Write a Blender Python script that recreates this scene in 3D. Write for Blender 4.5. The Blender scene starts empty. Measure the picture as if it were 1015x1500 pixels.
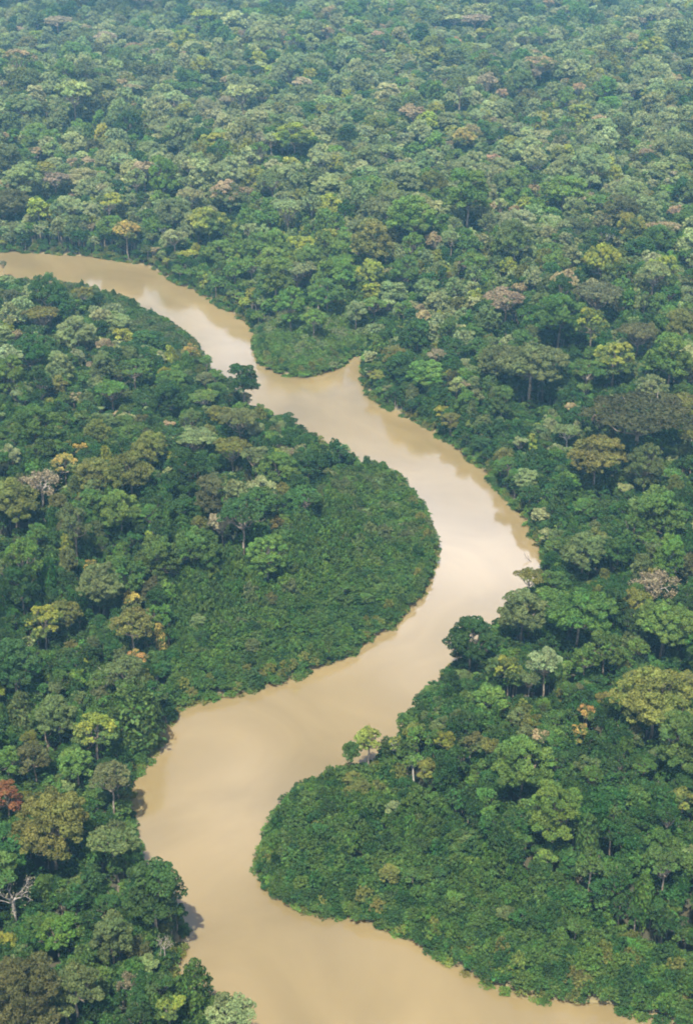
import bpy, math, random
import numpy as np
from mathutils import Vector

# ------------------------------------------------------------------ camera, world, sun
S = bpy.context.scene
COL = S.collection
CAM_H, PITCH, FPX = 247.0, math.radians(26.3), 2083.0      # photo is 1015 x 1500
cam_d = bpy.data.cameras.new('camera')
cam_d.sensor_fit = 'VERTICAL'; cam_d.sensor_height = 36; cam_d.lens = FPX / 1500 * 36
cam_d.clip_start = 1; cam_d.clip_end = 40000
cam = bpy.data.objects.new('camera', cam_d); COL.objects.link(cam)
cam.location = (0, 0, CAM_H); cam.rotation_euler = (math.pi / 2 - PITCH, 0, 0)
S.camera = cam

SUN_EL, SUN_AZ = math.radians(62), math.radians(193)        # azimuth clockwise from +Y: the sun stands high behind the camera, a little left
sdir = Vector((math.sin(SUN_AZ) * math.cos(SUN_EL), math.cos(SUN_AZ) * math.cos(SUN_EL), math.sin(SUN_EL)))
W = bpy.data.worlds.new('World'); S.world = W; W.use_nodes = True
nt = W.node_tree; N = nt.nodes; L = nt.links
bg = N['Background']; bg.inputs['Strength'].default_value = 0.056
sky = N.new('ShaderNodeTexSky'); sky.sky_type = 'NISHITA'; sky.sun_disc = False
sky.sun_elevation = SUN_EL; sky.sun_rotation = SUN_AZ; sky.dust_density = 2.0; sky.air_density = 1.1
tc = N.new('ShaderNodeTexCoord'); mp = N.new('ShaderNodeMapping'); mp.inputs['Scale'].default_value = (1, 1, 2.6)
nz = N.new('ShaderNodeTexNoise'); nz.inputs['Scale'].default_value = 5.5; nz.inputs['Detail'].default_value = 6
cr = N.new('ShaderNodeValToRGB'); cr.color_ramp.elements[0].position = .45; cr.color_ramp.elements[1].position = .60
mx = N.new('ShaderNodeMix'); mx.data_type = 'RGBA'
L.new(tc.outputs['Generated'], mp.inputs['Vector']); L.new(mp.outputs[0], nz.inputs['Vector'])
L.new(nz.outputs['Fac'], cr.inputs['Fac']); 
sz_ = N.new('ShaderNodeSeparateXYZ'); L.new(tc.outputs['Generated'], sz_.inputs[0])
hzr = N.new('ShaderNodeMapRange'); hzr.interpolation_type = 'SMOOTHSTEP'       # clouds thicken towards the horizon, the zenith is open
hzr.inputs['From Min'].default_value = .45; hzr.inputs['From Max'].default_value = .80; hzr.inputs['To Min'].default_value = 1; hzr.inputs['To Max'].default_value = .12
L.new(sz_.outputs['Z'], hzr.inputs['Value'])
mlt = N.new('ShaderNodeMath'); mlt.operation = 'MULTIPLY'; L.new(hzr.outputs[0], mlt.inputs[0])
L.new(cr.outputs['Color'], mlt.inputs[1]); L.new(mlt.outputs[0], mx.inputs[0])
L.new(sky.outputs['Color'], mx.inputs[6]); 
glow = N.new('ShaderNodeMapRange'); glow.inputs['From Min'].default_value = .15; glow.inputs['From Max'].default_value = .75; glow.inputs['To Min'].default_value = 40; glow.inputs['To Max'].default_value = 7
cc_ = N.new('ShaderNodeVectorMath'); cc_.operation = 'SCALE'; cc_.inputs[0].default_value = (1, 1.01, 1.16)
L.new(sz_.outputs['Z'], glow.inputs['Value']); L.new(glow.outputs[0], cc_.inputs['Scale']); L.new(cc_.outputs[0], mx.inputs[7])          # the low haze-lit clouds are the brightest
L.new(mx.outputs[2], bg.inputs['Color'])
sl = bpy.data.lights.new('sun', 'SUN'); sl.energy = 5.0; sl.angle = math.radians(.5); sl.color = (1, .93, .80)
sun = bpy.data.objects.new('sun', sl); COL.objects.link(sun)
sun.rotation_euler = (-sdir).to_track_quat('-Z', 'Y').to_euler(); sun.location = (-300, -100, 600)
S.view_settings.view_transform = 'Standard'; S.view_settings.look = 'None'
S.view_settings.gamma = 1; S.view_settings.exposure = 1.24
S.render.engine = 'CYCLES'
S.cycles.max_bounces = 6; S.cycles.volume_bounces = 1; S.cycles.transparent_max_bounces = 8
S.cycles.diffuse_bounces = 3; S.cycles.filter_width = 1.9

rng = np.random.default_rng(11); random.seed(11)
CP, SP = math.cos(PITCH), math.sin(PITCH)

# ------------------------------------------------------------------ materials
def new_mat(name):
    m = bpy.data.materials.new(name); m.use_nodes = True
    b = m.node_tree.nodes['Principled BSDF']
    return m, m.node_tree.nodes, m.node_tree.links, b

def foliage_mat(name, const=None):
    m, n, l, b = new_mat(name)
    if const is None:
        at = n.new('ShaderNodeAttribute'); at.attribute_type = 'INSTANCER'; at.attribute_name = 'tint'; src = at.outputs['Color']
    else:
        at = n.new('ShaderNodeRGB'); at.outputs[0].default_value = (*const, 1); src = at.outputs[0]
    lf = n.new('ShaderNodeAttribute'); lf.attribute_name = 'leaf'           # random per leaf spray and per bough
    sep = n.new('ShaderNodeSeparateColor'); l.new(lf.outputs['Color'], sep.inputs[0])
    hs = n.new('ShaderNodeHueSaturation')
    mr = n.new('ShaderNodeMapRange'); mr.inputs['To Min'].default_value = .45; mr.inputs['To Max'].default_value = 1.65
    l.new(sep.outputs[0], mr.inputs['Value']); l.new(mr.outputs[0], hs.inputs['Value'])
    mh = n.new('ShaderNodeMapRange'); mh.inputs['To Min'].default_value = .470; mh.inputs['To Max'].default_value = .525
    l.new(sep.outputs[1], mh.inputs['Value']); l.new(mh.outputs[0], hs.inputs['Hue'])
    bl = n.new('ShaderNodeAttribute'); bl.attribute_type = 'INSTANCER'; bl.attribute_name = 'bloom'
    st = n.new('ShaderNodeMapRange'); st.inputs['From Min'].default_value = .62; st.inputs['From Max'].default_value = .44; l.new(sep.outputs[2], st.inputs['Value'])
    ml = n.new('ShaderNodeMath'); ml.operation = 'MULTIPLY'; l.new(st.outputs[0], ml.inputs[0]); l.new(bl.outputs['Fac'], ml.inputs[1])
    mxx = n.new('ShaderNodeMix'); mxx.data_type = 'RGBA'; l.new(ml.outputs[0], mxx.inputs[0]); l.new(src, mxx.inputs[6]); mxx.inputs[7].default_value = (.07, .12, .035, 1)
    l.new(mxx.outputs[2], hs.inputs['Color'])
    l.new(hs.outputs[0], b.inputs['Base Color']); b.inputs['Roughness'].default_value = .55
    b.inputs['Specular IOR Level'].default_value = .12
    tr = n.new('ShaderNodeBsdfTranslucent'); l.new(hs.outputs[0], tr.inputs['Color'])
    ms = n.new('ShaderNodeMixShader'); ms.inputs[0].default_value = .25
    out = n['Material Output']
    l.new(b.outputs[0], ms.inputs[1]); l.new(tr.outputs[0], ms.inputs[2]); l.new(ms.outputs[0], out.inputs['Surface'])
    return m

def bark_mat(name, c1, c2, sc=1.2):
    m, n, l, b = new_mat(name)
    t = n.new('ShaderNodeTexCoord'); q = n.new('ShaderNodeTexNoise'); q.inputs['Scale'].default_value = sc; q.inputs['Detail'].default_value = 5
    r = n.new('ShaderNodeValToRGB'); r.color_ramp.elements[0].color = (*c1, 1); r.color_ramp.elements[1].color = (*c2, 1)
    r.color_ramp.elements[0].position = .35; r.color_ramp.elements[1].position = .65
    l.new(t.outputs['Object'], q.inputs['Vector']); l.new(q.outputs['Fac'], r.inputs['Fac']); l.new(r.outputs[0], b.inputs['Base Color'])
    b.inputs['Roughness'].default_value = .85
    return m

M_LEAF = foliage_mat('foliage')
M_BARK = bark_mat('bark', (.10, .075, .05), (.26, .22, .17))
M_PALE = bark_mat('pale_bark', (.26, .24, .20), (.46, .43, .37))
M_DEAD = bark_mat('dead_wood', (.15, .13, .11), (.30, .265, .23))

# ------------------------------------------------------------------ photo pixel -> ray, used to survey the place
def ray(px, py):
    u = (px - 507.5) / FPX; v = (py - 750.0) / FPX
    return np.array([u, CP - v * SP, -(SP + v * CP)])
def at(px, py, h=0.0):
    d = ray(px, py); t = (h - CAM_H) / d[2]
    return np.array([d[0] * t, d[1] * t])
def proj(x, y, z):
    dz = z - CAM_H
    depth = y * CP - dz * SP
    return 507.5 + FPX * x / depth, 750 + FPX * (-dz * CP - y * SP) / depth, depth

RB = [(-420,360,0),(-200,364,0),(-60,367,0),(0,369,0),(60,371,0),(130,376,0),(190,384,0),(215,390,0),(240,402,0),(262,417,0),(290,427,0),(312,443,0),(338,457,0),
      (362,473,0),(376,492,0),(373,512,0),(380,530,0),(398,543,0),(420,551,0),(445,552,0),(475,547,0),(500,537,0),(512,524,0),(530,519,0),
      (538,524,0),(532,540,0),(528,552,0),(538,572,0),(552,590,0),(585,606,0),(600,612,0),(622,622,0),(640,637,0),(666,655,0),(678,665,0),(700,682,0),(718,700,0),(735,722,0),
      (752,742,0),(770,765,0),(786,795,0),(797,822,0),(792,842,2),(778,860,4),(745,886,8),(715,915,10),(665,940,10),(640,985,10),(608,1000,12),(592,1030,12),
      (578,1058,11),(566,1095,6),(548,1112,4),(515,1118,4),(480,1126,4),(445,1142,4),(412,1172,4),(392,1202,4),(382,1240,3),(377,1268,1),(385,1290,0),(402,1311,0),(430,1328,0),
      (455,1336,0),(490,1341,0),(530,1350,0),(575,1364,0),(605,1374,0),(622,1388,0),(655,1408,0),(690,1428,0),(735,1448,0),(775,1460,0),(830,1469,0),(880,1474,0),(925,1482,0),
      (975,1500,0),(1060,1540,0),(1200,1600,0),(1340,1760,0),(1400,2100,0)]
LB = [(-420,372,13),(-200,376,13),(-60,382,12),(0,386,12),(50,390,12),(100,401,10),(140,412,8),(180,427,7),(215,446,6),(250,466,5),(285,492,5),(310,522,12),(340,545,14),(372,572,13),(400,590,13),
      (440,606,13),(478,640,12),(520,660,9),(560,673,6),(588,695,4),(610,723,4),(626,752,4),(638,790,3),(637,815,1),(629,845,0),(618,868,0),(596,892,0),(575,915,0),(540,938,0),(508,962,0),
      (465,978,0),(432,994,0),(390,1003,0),(345,1017,0),(300,1026,0),(262,1034,0),(250,1052,0),(240,1075,0),(222,1100,0),(214,1118,0),(196,1140,0),(186,1175,2),(196,1205,8),(205,1235,10),
      (240,1262,12),(262,1290,12),(265,1325,12),(256,1360,12),(246,1400,8),(252,1430,6),(290,1440,10),(330,1456,11),(362,1480,11),(385,1512,11),(440,1580,8),(560,1700,6),(700,2100,0)]
rb = np.array([at(*p) for p in RB]); lb = np.array([at(*p) for p in LB])
river = np.vstack([rb, lb[::-1]])

def inside(poly, x, y):
    x = np.asarray(x, float); y = np.asarray(y, float); r = np.zeros(x.shape, bool)
    n = len(poly); j = n - 1
    for i in range(n):
        xi, yi = poly[i]; xj, yj = poly[j]
        c = ((yi > y) != (yj > y)) & (x < (xj - xi) * (y - yi) / (yj - yi + 1e-12) + xi)
        r ^= c; j = i
    return r
def dist_poly(poly, x, y, closed=True):
    x = np.asarray(x, float); y = np.asarray(y, float); d = np.full(x.shape, 1e9)
    n = len(poly)
    for i in range(n if closed else n - 1):
        ax, ay = poly[i]; bx, by = poly[(i + 1) % n]
        vx, vy = bx - ax, by - ay
        t = np.clip(((x - ax) * vx + (y - ay) * vy) / (vx * vx + vy * vy + 1e-9), 0, 1)
        d = np.minimum(d, np.hypot(x - ax - t * vx, y - ay - t * vy))
    return d
def wob(x, y, s):       # smooth wobble of the shoreline
    return .8 * np.sin(x / 3.1 + s) * np.cos(y / 2.7) + .6 * np.sin(x / 7.3 - y / 5.9 + 2 * s)
def sd_river(x, y):     # >0 on land
    d = dist_poly(river, x, y)
    return np.where(inside(river, x, y), -d, d) + .35 * wob(np.asarray(x), np.asarray(y), .3)
def smooth(t): t = np.clip(t, 0, 1); return t * t * (3 - 2 * t)

BARS_PX = [
 [(245,1040,0),(252,990,0),(246,950,2),(256,905,3),(268,880,3),(300,868,3),(352,850,3),(408,838,3),(436,812,3),(452,772,3),(462,735,3),(470,705,3),(490,690,4),(520,672,8),(545,660,8),(600,690,4),(655,760,3),(660,830,0),(560,950,0),(400,1020,0)],
 [(498,1105,4),(545,1098,4),(572,1120,3),(596,1150,2),(640,1198,2),(690,1240,2),(730,1278,2),(770,1310,2),(830,1345,2),(880,1368,2),(950,1398,2),(1040,1425,2),(1300,1465,2),(1300,1620,0),(960,1520,0),(700,1450,0),(360,1330,0),(360,1220,3),(400,1150,4)],
 [(360,505,0),(378,486,2),(400,470,3),(440,468,3),(480,470,3),(520,478,3),(548,496,2),(545,515,0),(520,530,0),(440,560,0),(370,545,0)],
 [(-600,365,4),(-300,368,4),(0,375,4),(100,390,4),(180,415,4),(300,490,4),(318,520,4),(290,545,14),(250,520,14),(205,485,14),(160,452,14),(110,432,14),(60,422,14),(0,415,14),(-300,408,14),(-600,405,14)],
]
bars = [np.array([at(*p) for p in b]) for b in BARS_PX]

def hill(x, y):
    a = smooth((y - 650) / 500)
    h = 7 * np.sin(x / 97 + 1.3) * np.cos(y / 131 + .4) + 6 * np.sin(x / 61 - y / 83 + 2.1) + 4 * np.sin(x / 37 + y / 47)
    return (3.5 + h * (.35 + .75 * a)) + 6
def terrain(x, y):
    x = np.asarray(x, float); y = np.asarray(y, float)
    d = sd_river(x, y)
    z = -2.0 + 3.0 * smooth((d + 3) / 6.0) + .5 * smooth(d / 12) + hill(x, y) * smooth((d - 14) / 110)
    return z + .15 * np.sin(x / 2.3) * np.sin(y / 1.9) * smooth(d / 5)

def survey(px, py, h):
    """ground point under something whose middle is h metres above the ground at this pixel"""
    z = h + 1.5
    for _ in range(5):
        p = at(px, py, z); z = h + float(terrain([p[0]], [p[1]])[0])
    return p[0], p[1], z - h

# ------------------------------------------------------------------ mesh helpers
def tag(o, label=None, cat=None, group=None, kind=None):
    if label: o['label'] = label
    if cat: o['category'] = cat
    if group: o['group'] = group
    if kind: o['kind'] = kind
    return o
def mesh_np(name, V, F, mats, matidx=None, leaf=None, smooth_=False):
    """V (n,3); F list of arrays with shape (m,k)"""
    me = bpy.data.meshes.new(name)
    me.vertices.add(len(V)); me.vertices.foreach_set('co', np.asarray(V, np.float32).ravel())
    loops = np.concatenate([f.ravel() for f in F]).astype(np.int32)
    tot = np.concatenate([np.full(len(f), f.shape[1], np.int32) for f in F])
    st = np.concatenate([[0], np.cumsum(tot)[:-1]]).astype(np.int32)
    me.loops.add(len(loops)); me.loops.foreach_set('vertex_index', loops)
    me.polygons.add(len(tot)); me.polygons.foreach_set('loop_start', st); me.polygons.foreach_set('loop_total', tot)
    if matidx is not None: me.polygons.foreach_set('material_index', np.asarray(matidx, np.int32))
    me.polygons.foreach_set('use_smooth', np.full(len(tot), smooth_))
    for m in mats: me.materials.append(m)
    if leaf is not None:
        a = me.attributes.new('leaf', 'FLOAT_COLOR', 'POINT')
        c = np.ones((len(V), 4), np.float32); c[:, :leaf.shape[1]] = leaf
        a.data.foreach_set('color', c.ravel())
    me.update(calc_edges=True); me.validate()
    return me

class Tubes:
    def __init__(s): s.V = []; s.F = []; s.n = 0
    def add(s, pts, rad, k=6):
        pts = np.asarray(pts, float)
        t = np.gradient(pts, axis=0); t /= np.linalg.norm(t, axis=1)[:, None] + 1e-9
        ref = np.array([0, 0, 1.]) if abs(t[0][2]) < .8 else np.array([1., 0, 0])
        a = np.cross(t, ref); a /= np.linalg.norm(a, axis=1)[:, None] + 1e-9
        b = np.cross(t, a)
        ang = np.arange(k) * 2 * math.pi / k
        ring = pts[:, None] + np.asarray(rad, float)[:, None, None] * (a[:, None] * np.cos(ang)[None, :, None] + b[:, None] * np.sin(ang)[None, :, None])
        m = len(pts); s.V.append(ring.reshape(-1, 3))
        i = np.arange(m - 1)[:, None] * k; j = np.arange(k)[None]; j2 = (j + 1) % k
        s.F.append((np.stack([i + j, i + j2, i + k + j2, i + k + j], -1).reshape(-1, 4)) + s.n)
        s.n += m * k
    def arrays(s): return np.vstack(s.V), np.vstack(s.F)

def limb(p0, p1, r, sag=.0, wig=.06, n=5):
    p0 = np.asarray(p0, float); p1 = np.asarray(p1, float)
    t = np.linspace(0, 1, n)[:, None]; ln = np.linalg.norm(p1 - p0)
    p = p0 + (p1 - p0) * t + rng.normal(0, wig * ln, (n, 3)) * np.sin(t * math.pi)
    p[:, 2] -= (sag * ln * np.sin(t[:, 0] * math.pi))
    return p
def fib_dirs(n, zmin=-.1, zmax=1.0):
    i = np.arange(n) + .5
    z = zmax - (zmax - zmin) * i / n; a = i * 2.399963 + rng.uniform(0, 6.28)
    r = np.sqrt(np.clip(1 - z * z, 0, 1))
    d = np.stack([r * np.cos(a), r * np.sin(a), z], -1) + rng.normal(0, .13, (n, 3))
    return d / np.linalg.norm(d, axis=1)[:, None]

def leaves(sub, n, size, droop=0.0, shell=.16, up=.25):
    """leaf sprays covering the balls in sub: rows cx cy cz rx rz bough_random"""
    sub = np.asarray(sub)
    w = sub[:, 3] ** 2; k = rng.choice(len(sub), n, p=w / w.sum())
    d = rng.normal(0, 1, (n, 3)); d[:, 2] = np.where(d[:, 2] < -.25, -d[:, 2] * rng.uniform(-.6, 1, n), d[:, 2])
    d /= np.linalg.norm(d, axis=1)[:, None]
    rr = 1 - np.abs(rng.normal(0, shell, n)) + rng.uniform(0, .12, n)
    R = np.stack([sub[k, 3], sub[k, 3], sub[k, 4]], -1)
    P = sub[k, :3] + d * R * rr[:, None]
    keep = np.ones(n, bool)                       # nothing deep inside another ball
    for s_ in sub:
        q = (P - s_[:3]) / np.array([s_[3], s_[3], s_[4]])
        keep &= (np.einsum('ij,ij->i', q, q) > .42)
    P, d, k = P[keep], d[keep], k[keep]; n = len(P)
    nr = d + np.array([0, 0, up]) + rng.normal(0, .48, (n, 3)); nr /= np.linalg.norm(nr, axis=1)[:, None]
    t = np.cross(nr, rng.normal(0, 1, (n, 3))); t[:, 2] -= droop * 1.5; t /= np.linalg.norm(t, axis=1)[:, None]
    b = np.cross(nr, t); b /= np.linalg.norm(b, axis=1)[:, None] + 1e-9
    s = (size * rng.uniform(.55, 1.35, n))[:, None]
    A = P - t * s * .62; B = P + b * s * .42 + t * s * .05 + nr * s * .1; C = P + t * s * .62 - nr * s * .12; D = P - b * s * .42 + t * s * .02
    V = np.stack([A, B, C, D], 1).reshape(-1, 3)
    F = np.arange(4 * n).reshape(-1, 4)
    l0 = np.clip(.5 * sub[k, 5] + .5 * rng.uniform(0, 1, n), 0, 1)
    l1 = np.clip(.6 * sub[k, 6] + .4 * rng.uniform(0, 1, n), 0, 1)
    zn = (P[:, 2] - P[:, 2].min()) / (np.ptp(P[:, 2]) + 1e-6)
    l2 = np.clip(.55 * zn + .45 * sub[k, 5] + rng.normal(0, .08, n), 0, 1)
    return V, F, np.repeat(np.stack([l0, l1, l2], -1), 4, 0)

def subballs(prim, per, rs, zsq=.8):
    out = []
    for (c, r, rz) in prim:
        br, bh = rng.uniform(0, 1), rng.uniform(0, 1)
        D = fib_dirs(per, -.25)
        for d in D:
            q = r * rs * rng.uniform(.65, 1.4)
            out.append([c[0] + d[0] * r * .84, c[1] + d[1] * r * .84, c[2] + d[2] * rz * .84, q, q * zsq,
                        np.clip(br + rng.normal(0, .2), 0, 1), np.clip(bh + rng.normal(0, .2), 0, 1)])
    return out

# ------------------------------------------------------------------ tree kinds.  PROTO[name] = dict(R, H(crown middle), crown mesh, trunk mesh, far mesh)
PROTO = {}
def make_proto(name, kind, R, H):
    prim = []; sq = .8; per = 9; rs = .36; zb = H
    if kind == 'dome':
        n = {3.6: 8, 5.5: 13, 9.0: 22}[R]; hz = rng.uniform(.62, 1.0)
        for d in fib_dirs(n, -.45):
            q = R * (.38 if n < 12 else .30) * rng.uniform(.7, 1.3)
            prim.append((np.array([d[0] * (R - q) * rng.uniform(.75, 1.2), d[1] * (R - q) * rng.uniform(.75, 1.2), H + d[2] * R * hz - .15 * R * hz]), q, q * .85))
    elif kind == 'oval':
        n = 11; hz = 1.0
        for d in fib_dirs(n, -.5):
            q = R * .42 * rng.uniform(.75, 1.2)
            prim.append((np.array([d[0] * (R - q), d[1] * (R - q), H + d[2] * R * hz]), q, q))
    elif kind == 'broad':
        n = 11 if R < 7 else 20
        for i in range(n):
            a = i * 2.4; rr = math.sqrt((i + .5) / n) * R * .86; q = R * (.30 if n < 12 else .24) * rng.uniform(.8, 1.2)
            prim.append((np.array([rr * math.cos(a), rr * math.sin(a), H + R * .22 * (1 - (rr / R) ** 2) + rng.normal(0, .03 * R)]), q, q * .5))
        sq = .55
    elif kind == 'sparse':
        n = 13
        for d in fib_dirs(n, .05):
            q = R * .29 * rng.uniform(.7, 1.2)
            prim.append((np.array([d[0] * R * .72, d[1] * R * .72, H + d[2] * R * .5 + rng.normal(0, .07 * R)]), q, q * .75))
    elif kind == 'drape':
        for i in range(12):
            a = rng.uniform(0, 6.28); zz = H + R * (1.1 - i * .26); rr = R * rng.uniform(.15, .55) * (1 if i > 1 else .3); q = R * .36 * rng.uniform(.8, 1.2)
            prim.append((np.array([rr * math.cos(a), rr * math.sin(a), zz]), q, q * 1.25))
    elif kind == 'young':
        for d in fib_dirs(6, -.1):
            q = R * .36
            prim.append((np.array([d[0] * R * .6, d[1] * R * .6, H + d[2] * R * .7]), q, q * .6))
        rs = .5; per = 5
    elif kind == 'shrub':
        for d in fib_dirs(9, -.1):
            q = R * .36 * rng.uniform(.7, 1.3)
            prim.append((np.array([d[0] * R * .62, d[1] * R * .62, H + d[2] * R * .6]), q, q * .85))
        per = 6
    # trunk and limbs
    T = Tubes(); bark = M_PALE if kind == 'young' or (kind == 'broad' and R < 7) else M_BARK
    r0 = .028 * R + .13
    low = H - (R * .35 if kind not in ('broad', 'sparse') else R * .55)
    if kind != 'shrub':
        if kind == 'drape': low = H
        trunk = limb((0, 0, -1.2), (rng.normal(0, .25), rng.normal(0, .25), low), r0, wig=.012, n=7)
        rad = np.linspace(r0 * 1.25, r0 * .72, 7); rad[0] *= 1.5
        T.add(trunk, rad, 8)
        for (c, q, qz) in prim:
            s = trunk[-1] - np.array([0, 0, rng.uniform(0, .22) * R])
            P = limb(s, c, r0, sag=.10, wig=.05, n=6)
            T.add(P, np.linspace(r0 * .5, r0 * .14, 6), 5)
            for _ in range(3):
                e = c + rng.normal(0, .45, 3) * q; T.add(limb(P[3], e, .1, wig=.08, n=4), np.linspace(r0 * .2, .035, 4), 4)
    else:
        for _ in range(5):
            a = rng.uniform(0, 6.28); T.add(limb((.2 * math.cos(a), .2 * math.sin(a), -.8), (R * .5 * math.cos(a), R * .5 * math.sin(a), H), .1), np.linspace(.07, .03, 5), 4)
    sub = subballs(prim, per, rs, sq)
    sz = {3.6: .35, 5.5: .37, 9.0: .43}.get(R, .33); dens = 1.0
    area = sum(4 * math.pi * s[3] ** 2 for s in sub)
    cov = {'sparse': 1.6, 'young': 1.0, 'shrub': 1.5}.get(kind, 1.55)
    n_hi = int(area * cov / (sz * sz * .53) * .55)
    V, F, lf = leaves(sub, n_hi, sz, droop=(1.0 if kind == 'drape' else .15))
    if kind == 'drape':                                   # hanging creepers
        k = 500; a = rng.uniform(0, 6.28, k); zt = H + R * rng.uniform(-2.2, .6, k)
        sub2 = np.stack([np.cos(a) * R * .62, np.sin(a) * R * .62, zt, np.full(k, .35), np.full(k, 1.1), rng.uniform(0, 1, k), rng.uniform(0, 1, k)], -1)
        d2 = rng.normal(0, .35, (k * 3, 3)); kk = np.repeat(np.arange(k), 3)
        P = sub2[kk, :3] + d2 * np.array([1, 1, 2.2]); s = .5
        o = np.stack([np.cos(a[kk]), np.sin(a[kk]), np.zeros(len(kk))], -1); t = np.array([0, 0, 1.]) + rng.normal(0, .3, (len(kk), 3)); b = np.cross(o, t)
        V2 = np.stack([P - t * s * .7, P + b * s * .4, P + t * s * .7, P - b * s * .4], 1).reshape(-1, 3)
        F = np.vstack([F, np.arange(len(V2)).reshape(-1, 4) + len(V)]); V = np.vstack([V, V2]); lf = np.vstack([lf, np.repeat(np.c_[sub2[kk][:, 5:7], sub2[kk][:, 5]], 4, 0)])
    crown = mesh_np('crown_' + name, V, [F], [M_LEAF], leaf=lf)
    TV, TF = T.arrays()
    tm = mesh_np('trunk_' + name, TV, [TF], [bark], smooth_=True)
    V2, F2, lf2 = leaves(sub, max(int(n_hi * .34), 160), sz * 1.65, droop=(1.0 if kind == 'drape' else .15))
    both = np.vstack([V2, TV]); lfb = np.vstack([lf2, np.full((len(TV), 3), .5)])
    far = mesh_np('tree_' + name, both, [F2, TF + len(V2)], [M_LEAF, bark], matidx=np.r_[np.zeros(len(F2)), np.ones(len(TF))], leaf=lfb)
    V3 = np.vstack([V, TV]); lf3 = np.vstack([lf, np.full((len(TV), 3), .5)])
    full = mesh_np('near_' + name, V3, [F, TF + len(V)], [M_LEAF, bark], matidx=np.r_[np.zeros(len(F)), np.ones(len(TF))], leaf=lf3)
    PROTO[name] = dict(kind=kind, R=R, H=H, crown=crown, trunk=tm, far=far, full=full)

SPEC = [('dome', 3.6, 10.5, 2), ('dome', 5.5, 14, 4), ('dome', 9.0, 18, 3), ('oval', 3.6, 10.5, 2), ('oval', 5.5, 14, 2), ('broad', 5.5, 15, 2), ('broad', 9.0, 19, 2),
        ('sparse', 3.6, 12, 1), ('sparse', 5.5, 16, 2), ('drape', 3.6, 10.5, 2), ('young', 2.2, 7, 2), ('shrub', 2.6, 2.3, 4)]
for kind, R, H, k in SPEC:
    for i in range(k): make_proto('%s_%d_%d' % (kind, int(R * 10), i), kind, R, H)

def bare_mesh(name, R, H, twigs):
    T = Tubes(); tips = []
    def grow(p, d, ln, r, lev):
        n = 5; pts = [p]
        for _ in range(n - 1):
            d = d + rng.normal(0, .16, 3); d /= np.linalg.norm(d); pts.append(pts[-1] + d * ln / (n - 1))
        T.add(pts, np.linspace(r, r * .6, n), 6 if lev < 2 else 4)
        if lev >= 4: tips.append(pts[-1]); return
        for i in range(3 if lev else 5):
            e = d + rng.normal(0, .55, 3) + np.array([0, 0, .12]); e /= np.linalg.norm(e)
            grow(pts[-1] if i < 2 else pts[-2], e, ln * .64, r * .58, lev + 1)
    T.add(limb((0, 0, -1), (0, 0, H - R * .7), .3, wig=.01, n=6), np.linspace(.42, .30, 6), 8)
    for i in range(5):
        a = i * 1.256 + rng.uniform(-.3, .3); e = np.array([math.cos(a) * .8, math.sin(a) * .8, .8]); e /= np.linalg.norm(e)
        grow(np.array([0, 0, H - R * .72]), e, R * .62, .2, 1)
    V, F = T.arrays()
    tm = mesh_np('limbs_' + name, V, [F], [M_DEAD], smooth_=True)
    tips = np.array(tips); k = rng.choice(len(tips), twigs); P = tips[k] + rng.normal(0, .45, (twigs, 3))
    t = rng.normal(0, 1, (twigs, 3)); t /= np.linalg.norm(t, axis=1)[:, None]; b = np.cross(t, rng.normal(0, 1, (twigs, 3))); b /= np.linalg.norm(b, axis=1)[:, None]
    s = .30
    V2 = np.stack([P - t * s, P + b * s * .5, P + t * s, P - b * s * .5], 1).reshape(-1, 3)
    cm = mesh_np('twigs_' + name, V2, [np.arange(len(V2)).reshape(-1, 4)], [M_LEAF], leaf=np.repeat(rng.uniform(0, 1, (twigs, 2)), 4, 0))
    PROTO[name] = dict(kind='bare', R=R, H=H, crown=cm, trunk=tm, far=tm, full=tm)
bare_mesh('bare_a', 5.0, 15, 2600); bare_mesh('bare_b', 5.0, 15, 120)

def palm_mesh():
    T = Tubes(); T.add(limb((0, 0, -1), (.5, .2, 13), .2, wig=.015, n=7), np.linspace(.22, .14, 7), 7)
    TV, TF = T.arrays(); tm = mesh_np('palm_stem', TV, [TF], [M_PALE], smooth_=True)
    V = []; c = np.array([.5, .2, 13.0])
    for i in range(17):
        a = i * 2.4; el = rng.uniform(-.1, 1.1); o = np.array([math.cos(a), math.sin(a), 0])
        t = np.linspace(0, 1, 9); ln = 3.6
        mid = c + o * (t[:, None] * ln * math.cos(el * .8)) + np.array([0, 0, 1]) * (ln * (math.sin(el) * t - .95 * t * t))[:, None]
        sd = np.cross(o, [0, 0, 1])
        for j in range(8):
            for s in (-1, 1):
                p, q = mid[j], mid[j + 1]; w = 1.0 * math.sin(math.pi * (t[j] * .8 + .15))
                tip = (p + q) / 2 + sd * s * w + o * .35 - np.array([0, 0, .55 * w])
                V += [p, q, tip + (q - p) * .4, tip]
    V = np.array(V)
    cm = mesh_np('palm_fronds', V, [np.arange(len(V)).reshape(-1, 4)], [M_LEAF], leaf=np.repeat(rng.uniform(.2, .9, (len(V) // 4, 2)), 4, 0))
    PROTO['palm'] = dict(kind='palm', R=3.5, H=12.5, crown=cm, trunk=tm, far=tm, full=tm)
palm_mesh()

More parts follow.
